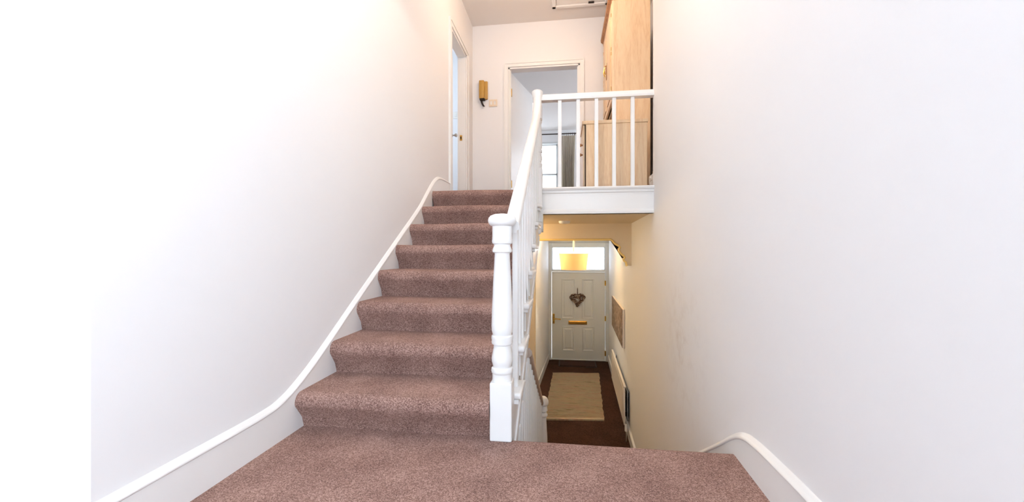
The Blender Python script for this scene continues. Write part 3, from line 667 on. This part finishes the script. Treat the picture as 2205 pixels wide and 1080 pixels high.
cr = thing('curtain_pole', 'dark metal curtain pole with ball finial above the bedroom window', 'pole', (-0.5, 10.33, 3.86))
bm = bm_new(); tube(bm, [(-1.4, 10.33, 3.85), (0.33, 10.33, 3.85)], 0.014, 12); obj('rod', bm, 'dark', cr, True)
bm = bm_new(); lathe(bm, [(0.008, 0), (0.012, 0.02), (0.03, 0.035), (0.032, 0.05), (0.02, 0.07), (0.004, 0.078)], 0.33, 10.33, 3.85, 14, 'x'); obj('finial', bm, 'dark', cr, True)
for x in (-1.3, 0.27):
    bm = bm_new(); tube(bm, [(x, 10.50, 3.86), (x, 10.40, 3.86), (x, 10.33, 3.838)], 0.009, 8); obj('bracket', bm, 'dark', cr)
bw = thing('bedroom_cupboard', 'narrow brown wooden cupboard standing in front of the bedroom curtain', 'cupboard', (0.42, 9.6, ZU))
bx('carcass', 'oakd', bw, 0.285, 0.56, 9.35, 9.9, ZU+0.02, 3.50, 0.01)
bx('plinth', 'oakd', bw, 0.30, 0.545, 9.38, 9.88, ZU, ZU+0.03)
cd_ = bx('door', 'oakd', bw, 0.30, 0.545, 9.33, 9.352, ZU+0.1, 3.45, 0.008)
bx('handle', 'brass', cd_, 0.32, 0.335, 9.31, 9.33, 2.35, 2.50, 0.004)

# ------------------------------------------------------------------ landing furniture
wd = thing('wardrobe', 'tall pale oak wardrobe standing behind the low cabinet', 'wardrobe', (0.71, 4.92, ZU))
WX0, WX1, WY0, WY1, WZ = 0.512, 0.912, 4.45, 5.42, 3.60
bx('side_panel', 'oak', wd, WX0+0.03, WX1, WY0, WY0+0.022, ZU, WZ)
bx('side_panel', 'oak', wd, WX0+0.03, WX1, WY1-0.022, WY1, ZU, WZ)
bx('back_panel', 'oakd', wd, WX1-0.012, WX1, WY0+0.02, WY1-0.02, ZU+0.05, WZ)
bx('top_panel', 'oak', wd, WX0+0.03, WX1, WY0+0.022, WY1-0.022, WZ-0.025, WZ)
bx('shelf', 'oak', wd, WX0+0.03, WX1-0.012, WY0+0.022, WY1-0.022, 2.46, 2.485)
bx('shelf', 'oak', wd, WX0+0.03, WX1-0.012, WY0+0.022, WY1-0.022, ZU+0.06, ZU+0.085)
bx('corner_post', 'oak', wd, WX0, WX0+0.032, WY0, WY0+0.04, ZU, WZ, 0.006, 2)
bx('corner_post', 'oak', wd, WX0, WX0+0.032, WY1-0.04, WY1, ZU, WZ, 0.006, 2)
bm = bm_new(); prism(bm, [(WX0-0.035, WZ+0.05), (WX0-0.03, WZ+0.02), (WX0-0.005, WZ), (WX0, WZ-0.03), (WX1, WZ-0.03), (WX1, WZ+0.05)], 'y', WY0-0.0, WY1+0.02); obj('cornice', bm, 'oakd', wd)
for i in range(2):
    a = WY0+0.042+i*0.443; b = a+0.44
    dd = bx('door', 'oak', wd, WX0-0.004, WX0+0.020, a, b, 2.49, WZ-0.035, 0.004)
    bm = bm_new(); arc = [(a+0.07, 2.56), (b-0.07, 2.56)] + [((a+b)/2+0.15*math.cos(t), 3.36+0.12*math.sin(t)) for t in [PI*k/10 for k in range(11)]]
    prism(bm, arc, 'x', WX0-0.012, WX0-0.002); obj('arched_panel', bm, 'oak', dd)
    yk = b-0.035 if i == 0 else a+0.035
    hb = bx('handle_plate', 'oakd', dd, WX0-0.012, WX0-0.003, yk-0.02, yk+0.02, 2.93, 3.10, 0.004)
    bm = bm_new(); tube(bm, [(WX0-0.02-0.02*abs(math.sin(t)), yk+0.0, 3.015+0.05*math.cos(t)) for t in [PI*k/10 for k in range(11)]], 0.006, 8); obj('pull', bm, 'brass', dd)
    for z in (2.62, 3.0, 3.05, 3.42):
        bx('hinge', 'brass', dd, WX0-0.008, WX0-0.003, (a if i == 0 else b-0.012), (a+0.012 if i == 0 else b), z, z+0.035)
cb = thing('low_cabinet', 'low pale oak cabinet behind the landing spindles', 'cabinet', (0.49, 4.17, ZU))
CY0, CY1 = 3.95, 4.40
bm = bm_new(); box(bm, 0.205, 0.782, CY0+0.005, CY1, ZU+0.02, 2.085, 0.003); obj('carcass', bm, 'oak', cb)
bx('plinth', 'oakd', cb, 0.225, 0.775, CY0+0.02, CY1-0.01, ZU, ZU+0.03)
bm = bm_new(); box(bm, 0.170, 0.790, CY0-0.004, CY1+0.005, 2.085, 2.118, 0.006, 2); obj('top_board', bm, 'oak', cb)
dr = bx('door', 'oak', cb, 0.178, 0.198, CY0+0.012, CY1-0.005, ZU+0.045, 2.078, 0.004)
bx('gap_shade_strip', 'gap', dr, 0.197, 0.206, CY0+0.002, CY1-0.01, ZU+0.04, 2.08)  # dark strip paints the shade in the gap behind the door
for z in (1.895, 1.80):
    bm = bm_new(); lathe(bm, [(0.004, -0.03), (0.014, -0.026), (0.017, -0.018), (0.008, -0.01), (0.008, 0.0)], 0.178, CY0+0.055, z, 12, 'x'); obj('knob', bm, 'oakd', dr, True)
bm = bm_new()
vs = [(0.80, 3.86, ZU), (0.90, 3.88, ZU), (0.89, 3.98, ZU), (0.81, 3.97, ZU), (0.785, 3.85, 1.52), (0.82, 3.875, 1.60), (0.88, 3.96, 1.56), (0.80, 3.96, 1.575)]
hexa(bm, vs); bmesh.ops.subdivide_edges(bm, edges=bm.edges[:], cuts=3, use_grid_fill=True)
for v in bm.verts:
    if v.co.z > ZU+0.005: v.co += Vector((random.uniform(-.008, .008), random.uniform(-.008, .008), random.uniform(-.01, .01)))
tag(obj('paper_bag', bm, 'paper'), 'crumpled white paper bag wedged between cabinet and wall', 'bag')

# ------------------------------------------------------------------ things on the back wall
ic = thing('entry_phone', 'ochre entry phone handset mounted on the wall with dark cord', 'intercom', (-1.12, YB, 2.96))
bx('base', 'tan', ic, -1.180, -1.064, YB-0.035, YB, 2.972, 3.222, 0.008, 2, True)
bx('handset', 'tan', ic, -1.180, -1.108, YB-0.07, YB-0.03, 2.975, 3.228, 0.012, 3, True)
bx('mouthpiece', 'dark', ic, -1.172, -1.100, YB-0.062, YB-0.008, 2.955, 2.978, 0.004)
bm = bm_new(); N = 120; pts = []
for i in range(N+1):
    t = i/N; a = t*2*PI*14
    pts.append((-1.15+0.035*t*t+0.010*math.cos(a), YB-0.03+0.010*math.sin(a), 2.958-0.085*t))
tube(bm, pts, 0.0045, 6); obj('coiled_cord', bm, 'dark', ic, True, 80)
lsw = thing('light_switch', 'white two gang light switch beside the bedroom door frame', 'switch', (-0.99, YB, 2.92))
bx('plate', 'cream', lsw, -1.049, -0.932, YB-0.010, YB, 2.872, 2.972, 0.003, 2)
for x in (-1.015, -0.966):
    bm = bm_new(); hexa(bm, [(x-0.014, YB-0.010, 2.90), (x+0.014, YB-0.010, 2.90), (x+0.014, YB-0.008, 2.90), (x-0.014, YB-0.008, 2.90), (x-0.014, YB-0.018, 2.945), (x+0.014, YB-0.018, 2.945), (x+0.014, YB-0.008, 2.945), (x-0.014, YB-0.008, 2.945)]); obj('rocker', bm, 'white', lsw)
sw2 = thing('light_switch', 'white light switch on the side room wall seen past the ajar door', 'switch', (-1.55, 5.60, 2.78))
bx('plate', 'white', sw2, -1.60, -1.49, 5.59, 5.60, 2.75, 2.85, 0.003); bx('rocker', 'white', sw2, -1.56, -1.53, 5.582, 5.592, 2.78, 2.82)
# loft hatch
lh = thing('trim_3', 'white loft hatch panel in the landing ceiling', 'hatch', (0.2, 4.8, ZC), kind='structure')
bm = bm_new()
for a in ((-0.16, 0.56, 5.17, 5.225, ZC-0.03, ZC), (-0.16, 0.56, 4.40, 4.455, ZC-0.03, ZC), (-0.16, -0.105, 4.40, 5.225, ZC-0.03, ZC), (0.505, 0.56, 4.40, 5.225, ZC-0.03, ZC)): box(bm, *a, 0.008)
obj('hatch_frame', bm, 'gloss', lh)
bx('hatch_panel', 'gloss', lh, -0.10, 0.50, 4.46, 5.165, ZC-0.018, ZC)
bx('catch', 'dark', lh, 0.30, 0.37, 5.135, 5.16, ZC-0.03, ZC-0.016)

# ------------------------------------------------------------------ hall furnishings
rg = thing('rug', 'beige striped rag rug on the dark hall carpet', 'rug', (0.19, 7.05, ZH))
bm = bm_new(); NX, NY = 10, 46; rows = []
c4 = ((-0.300, 5.90), (0.575, 5.985), (0.690, 8.24), (-0.232, 8.16))
for j in range(NY+1):
    v = j/NY; row = []
    for i in range(NX+1):
        u = i/NX
        x = (1-v)*((1-u)*c4[0][0]+u*c4[1][0])+v*((1-u)*c4[3][0]+u*c4[2][0])+(0.004*math.sin(v*61)+0.004*math.sin(v*23) if i in (0, NX) else 0)
        yy = (1-v)*((1-u)*c4[0][1]+u*c4[1][1])+v*((1-u)*c4[3][1]+u*c4[2][1])
        row.append(bm.verts.new((x, yy, ZH+0.016+0.005*(j % 2)+0.003*math.sin(u*9+v*5))))
    rows.append(row)
for a, b in zip(rows, rows[1:]):
    for i in range(NX): bm.faces.new((a[i], a[i+1], b[i+1], b[i]))
bmesh.ops.solidify(bm, geom=list(bm.faces), thickness=0.012)
obj('weave', bm, 'rug', rg)
bm = bm_new()
hexa(bm, [(c4[0][0], c4[0][1]-0.02, ZH), (c4[1][0], c4[1][1]-0.02, ZH), (c4[1][0], c4[1][1]+0.015, ZH), (c4[0][0], c4[0][1]+0.015, ZH), (c4[0][0], c4[0][1]-0.02, ZH+0.024), (c4[1][0], c4[1][1]-0.02, ZH+0.024), (c4[1][0], c4[1][1]+0.015, ZH+0.024), (c4[0][0], c4[0][1]+0.015, ZH+0.024)])
obj('hem', bm, 'rug', rg)
dm = thing('doormat', 'dark bristle doormat at the foot of the front door', 'mat', (0.28, 8.85, ZH))
bx('pile', 'mat_', dm, -0.10, 0.66, 8.68, 9.10, ZH, ZH+0.022, 0.004); bx('rubber_edge', 'dark', dm, -0.125, 0.685, 8.66, 9.12, ZH, ZH+0.008)

def wx(y, off): return xr(y)-off
def slab(bm, y0, y1, o0, o1, z0, z1):   # box against the slanting right wall; offsets measured from the wall
    hexa(bm, [(wx(y0, o1), y0, z0), (wx(y0, o0), y0, z0), (wx(y1, o0), y1, z0), (wx(y1, o1), y1, z0), (wx(y0, o1), y0, z1), (wx(y0, o0), y0, z1), (wx(y1, o0), y1, z1), (wx(y1, o1), y1, z1)])
ra = thing('radiator', 'long white panel radiator low on the right hall wall', 'radiator', (wx(6.4, 0.05), 6.4, ZH))
RY0, RY1, RZ0, RZ1 = 5.40, 7.42, -1.425, -0.935
bm = bm_new(); slab(bm, RY0, RY1, 0.062, 0.078, RZ0, RZ1); fp = obj('front_panel', bm, 'radw', ra)
n = 26
for i in range(n):
    a = RY0+0.05+(RY1-RY0-0.1)*i/n
    bm = bm_new(); slab(bm, a, a+0.05, 0.077, 0.0825, RZ0+0.04, RZ1-0.04); obj('flute', bm, 'radw', fp)
bm = bm_new(); slab(bm, RY0+0.01, RY1-0.01, 0.024, 0.034, RZ0+0.05, RZ1-0.06); obj('back_panel', bm, 'radg', ra)
bm = bm_new(); slab(bm, RY0, RY1, 0.05, 0.080, RZ1, RZ1+0.012); obj('top_rim', bm, 'radw', ra)
for y in (5.44, 7.3):
    for z in (RZ0+0.1, RZ1-0.13):
        bm = bm_new(); slab(bm, y, y+0.04, 0.0, 0.06, z, z+0.04); obj('bracket', bm, 'dark', ra)
    bm = bm_new(); slab(bm, y-0.02, y+0.06, 0.0, 0.006, RZ0+0.06, RZ1-0.06); obj('wall_strip', bm, 'radg', ra)
bm = bm_new(); X_ = wx(RY0, 0.06); tube(bm, [(X_, RY0+0.02, RZ0+0.03), (X_, RY0-0.04, RZ0+0.03), (X_, RY0-0.06, RZ0), (X_, RY0-0.06, ZH)], 0.009, 8); obj('pipe', bm, 'steel', ra, True)
bm = bm_new(); lathe(bm, [(0.010, -0.08), (0.018, -0.07), (0.018, 0.0), (0.012, 0.015)], X_, RY0-0.06, RZ0+0.02, 14); obj('valve', bm, 'white', ra, True)
cv = thing('canvas_print', 'sepia canvas print hanging on the right hall wall', 'picture', (wx(6.9, 0.02), 6.9, -0.55))
bm = bm_new(); slab(bm, 6.0, 7.86, 0.004, 0.034, -0.555, 0.0); obj('stretcher', bm, 'paper', cv)
bm = bm_new(); slab(bm, 5.998, 7.862, 0.034, 0.038, -0.556, 0.001); obj('printed_canvas', bm, 'printm', cv)

# woven heart on the front door
hw = thing('heart_wreath', 'woven twig heart hanging by a cord on the front door', 'wreath', (0.29, YF-0.03, -0.4))
def heart(t, s):
    x = 16*math.sin(t)**3; z = 13*math.cos(t)-5*math.cos(2*t)-2*math.cos(3*t)-math.cos(4*t)
    return x*s, z*s
hcx, hcz = 0.291, -0.232
for q in range(5):
    bm = bm_new(); ph = random.uniform(0, 6); f1, f2 = random.randint(5, 9), random.randint(4, 8)
    pts = []
    for i in range(90):
        t = 2*PI*i/90; s = 0.0095*(1+0.13*math.sin(f1*t+ph)-0.045*q)
        x, z = heart(t, s)
        pts.append((hcx+x, YF-0.025-0.012*math.sin(f2*t+ph*1.7), hcz+z))
    tube(bm, pts, 0.011, 5, True); obj('twig_strand', bm, 'twig' if q % 2 == 0 else 'pebble', hw, True, 80)
for i in range(80):
    t = random.uniform(0, 2*PI); s = 0.0095*random.uniform(0.3, 1.0); x, z = heart(t, s); a = random.uniform(0, PI); l = random.uniform(0.02, 0.04)
    bm = bm_new(); tube(bm, [(hcx+x-l*math.cos(a), YF-0.04+random.uniform(-.01, .01), hcz+z-l*math.sin(a)*0.7), (hcx+x, YF-0.046, hcz+z), (hcx+x+l*math.cos(a), YF-0.035, hcz+z+l*math.sin(a)*0.7)], 0.010, 5)
    obj('twig', bm, random.choice(('twig', 'pebble', 'twig')), hw, True, 80)
bm = bm_new(); tube(bm, [(hcx-0.006, YF-0.02, hcz+0.05), (hcx-0.004, YF-0.014, 0.0), (hcx, YF-0.012, 0.03), (hcx+0.004, YF-0.014, 0.0), (hcx+0.006, YF-0.02, hcz+0.05)], 0.006, 6); obj('hanging_cord', bm, 'twig', hw, True)

# smoke alarm on the soffit
sa_ = thing('smoke_alarm', 'flat white smoke alarm on the hall soffit', 'alarm', (0, 4.75, ZS))
bm = bm_new(); lathe(bm, [(0.040, -0.030), (0.058, -0.028), (0.066, -0.018), (0.068, 0.0)], 0.0, 4.78, ZS, 28); obj('body', bm, 'white', sa_, True, 40)
bm = bm_new(); lathe(bm, [(0.008, -0.034), (0.024, -0.033), (0.028, -0.028)], 0.0, 4.78, ZS, 20); obj('vent_cap', bm, 'cream', sa_, True)

# ------------------------------------------------------------------ lamps
hp = thing('pendant_lamp', 'glowing ochre drum pendant lamp hanging before the fanlight', 'lamp', (0.152, 6.8, 0.54))
px_, py_ = 0.152, 6.8
bm = bm_new(); tube(bm, [(px_, py_, 1.07), (px_, py_, 0.84)], 0.014, 10); obj('rod', bm, 'cream', hp, True)
bm = bm_new(); lathe(bm, [(0.05, 0), (0.045, -0.03), (0.012, -0.045)], px_, py_, 1.085, 20); obj('ceiling_rose', bm, 'white', hp, True)
def shade(name, m, parent, cx, cy, r0, z0, r1, z1, n=40, t=0.003):
    bm = bm_new(); prof = [(r0, z0), (r1, z1), (r1-t, z1), (r0-t, z0)]
    rings = [[bm.verts.new((cx+r*math.cos(2*PI*i/n), cy+r*math.sin(2*PI*i/n), z)) for i in range(n)] for r, z in prof]
    for a, b in zip(rings, rings[1:]+rings[:1]):
        for i in range(n): bm.faces.new((a[i], a[(i+1) % n], b[(i+1) % n], b[i]))
    return obj(name, bm, m, parent, True, 40)
shade('lamp_shade', 'shade', hp, px_, py_, 0.212, 0.542, 0.246, 0.816)
bm = bm_new()
for a in (0, PI/2, PI, 3*PI/2): tube(bm, [(px_, py_, 0.79), (px_+0.242*math.cos(a), py_+0.242*math.sin(a), 0.80)], 0.004, 5)
obj('shade_carrier', bm, 'brass', hp)
bm = bm_new(); lathe(bm, [(0.012, 0.85), (0.018, 0.82), (0.030, 0.785), (0.028, 0.76), (0.012, 0.74)], px_, py_, 0, 14); obj('bulb', bm, 'bulbm', hp, True)
bulb('hall_pendant_light', (px_, py_+0.04, 0.795), 20, (1.0, 0.92, 0.78), 0.03)
# stairwell pendant high above the flight
sp = thing('pendant_lamp', 'white shaded pendant lamp hanging high above the stairs', 'lamp', (-0.27, 2.0, 2.97))
bm = bm_new(); tube(bm, [(-0.27, 2.0, ZC-0.02), (-0.27, 2.0, 3.09)], 0.004, 6); obj('flex', bm, 'white', sp)
bm = bm_new(); lathe(bm, [(0.05, 0), (0.045, -0.03), (0.01, -0.045)], -0.27, 2.0, ZC, 20); obj('ceiling_rose', bm, 'white', sp, True)
shade('lamp_shade', 'oshade', sp, -0.27, 2.0, 0.19, 2.965, 0.165, 3.12, 40)
bm = bm_new(); lathe(bm, [(0.012, 3.09), (0.018, 3.07), (0.028, 3.04), (0.028, 3.02), (0.012, 3.0)], -0.27, 2.0, 0, 14); obj('bulb', bm, 'bulbm', sp, True)
bulb('stair_pendant_light', (-0.27, 2.0, 2.992), 16, (1.0, 0.84, 0.68), 0.02)
# upper landing and passage ceiling lamps
ul = thing('ceiling_lamp', 'frosted bowl lamp on a short drop over the stair head', 'lamp', (-0.2, 4.1, ZC))
bm = bm_new(); lathe(bm, [(0.05, 0), (0.045, -0.03), (0.01, -0.045)], -0.2, 4.1, ZC, 20); obj('ceiling_rose', bm, 'white', ul, True)
bm = bm_new(); tube(bm, [(-0.2, 4.1, ZC-0.03), (-0.2, 4.1, ZC-0.16)], 0.004, 6); obj('flex', bm, 'white', ul)
bm = bm_new(); lathe(bm, [(0.02, -0.26), (0.08, -0.24), (0.11, -0.20), (0.10, -0.16), (0.02, -0.145)], -0.2, 4.1, ZC, 24); obj('bowl', bm, 'bulbm', ul, True)
bulb('landing_lamp_light', (-0.2, 4.1, ZC-0.36), 11, (1.0, 0.72, 0.52), 0.1)
pl = thing('ceiling_lamp', 'small frosted ceiling lamp in the passage beside the lower stairs', 'lamp', (-0.8, 4.6, ZS))
bm = bm_new(); lathe(bm, [(0.02, -0.09), (0.07, -0.075), (0.09, -0.04), (0.088, -0.02)], -0.8, 4.75, ZS, 24); obj('bowl', bm, 'bulbm', pl, True)
bm = bm_new(); lathe(bm, [(0.095, -0.02), (0.095, 0.0)], -0.8, 4.75, ZS, 24); obj('rim', bm, 'white', pl)
bulb('passage_lamp_light', (-0.8, 4.75, ZS-0.16), 7, (1.0, 0.74, 0.42), 0.05)
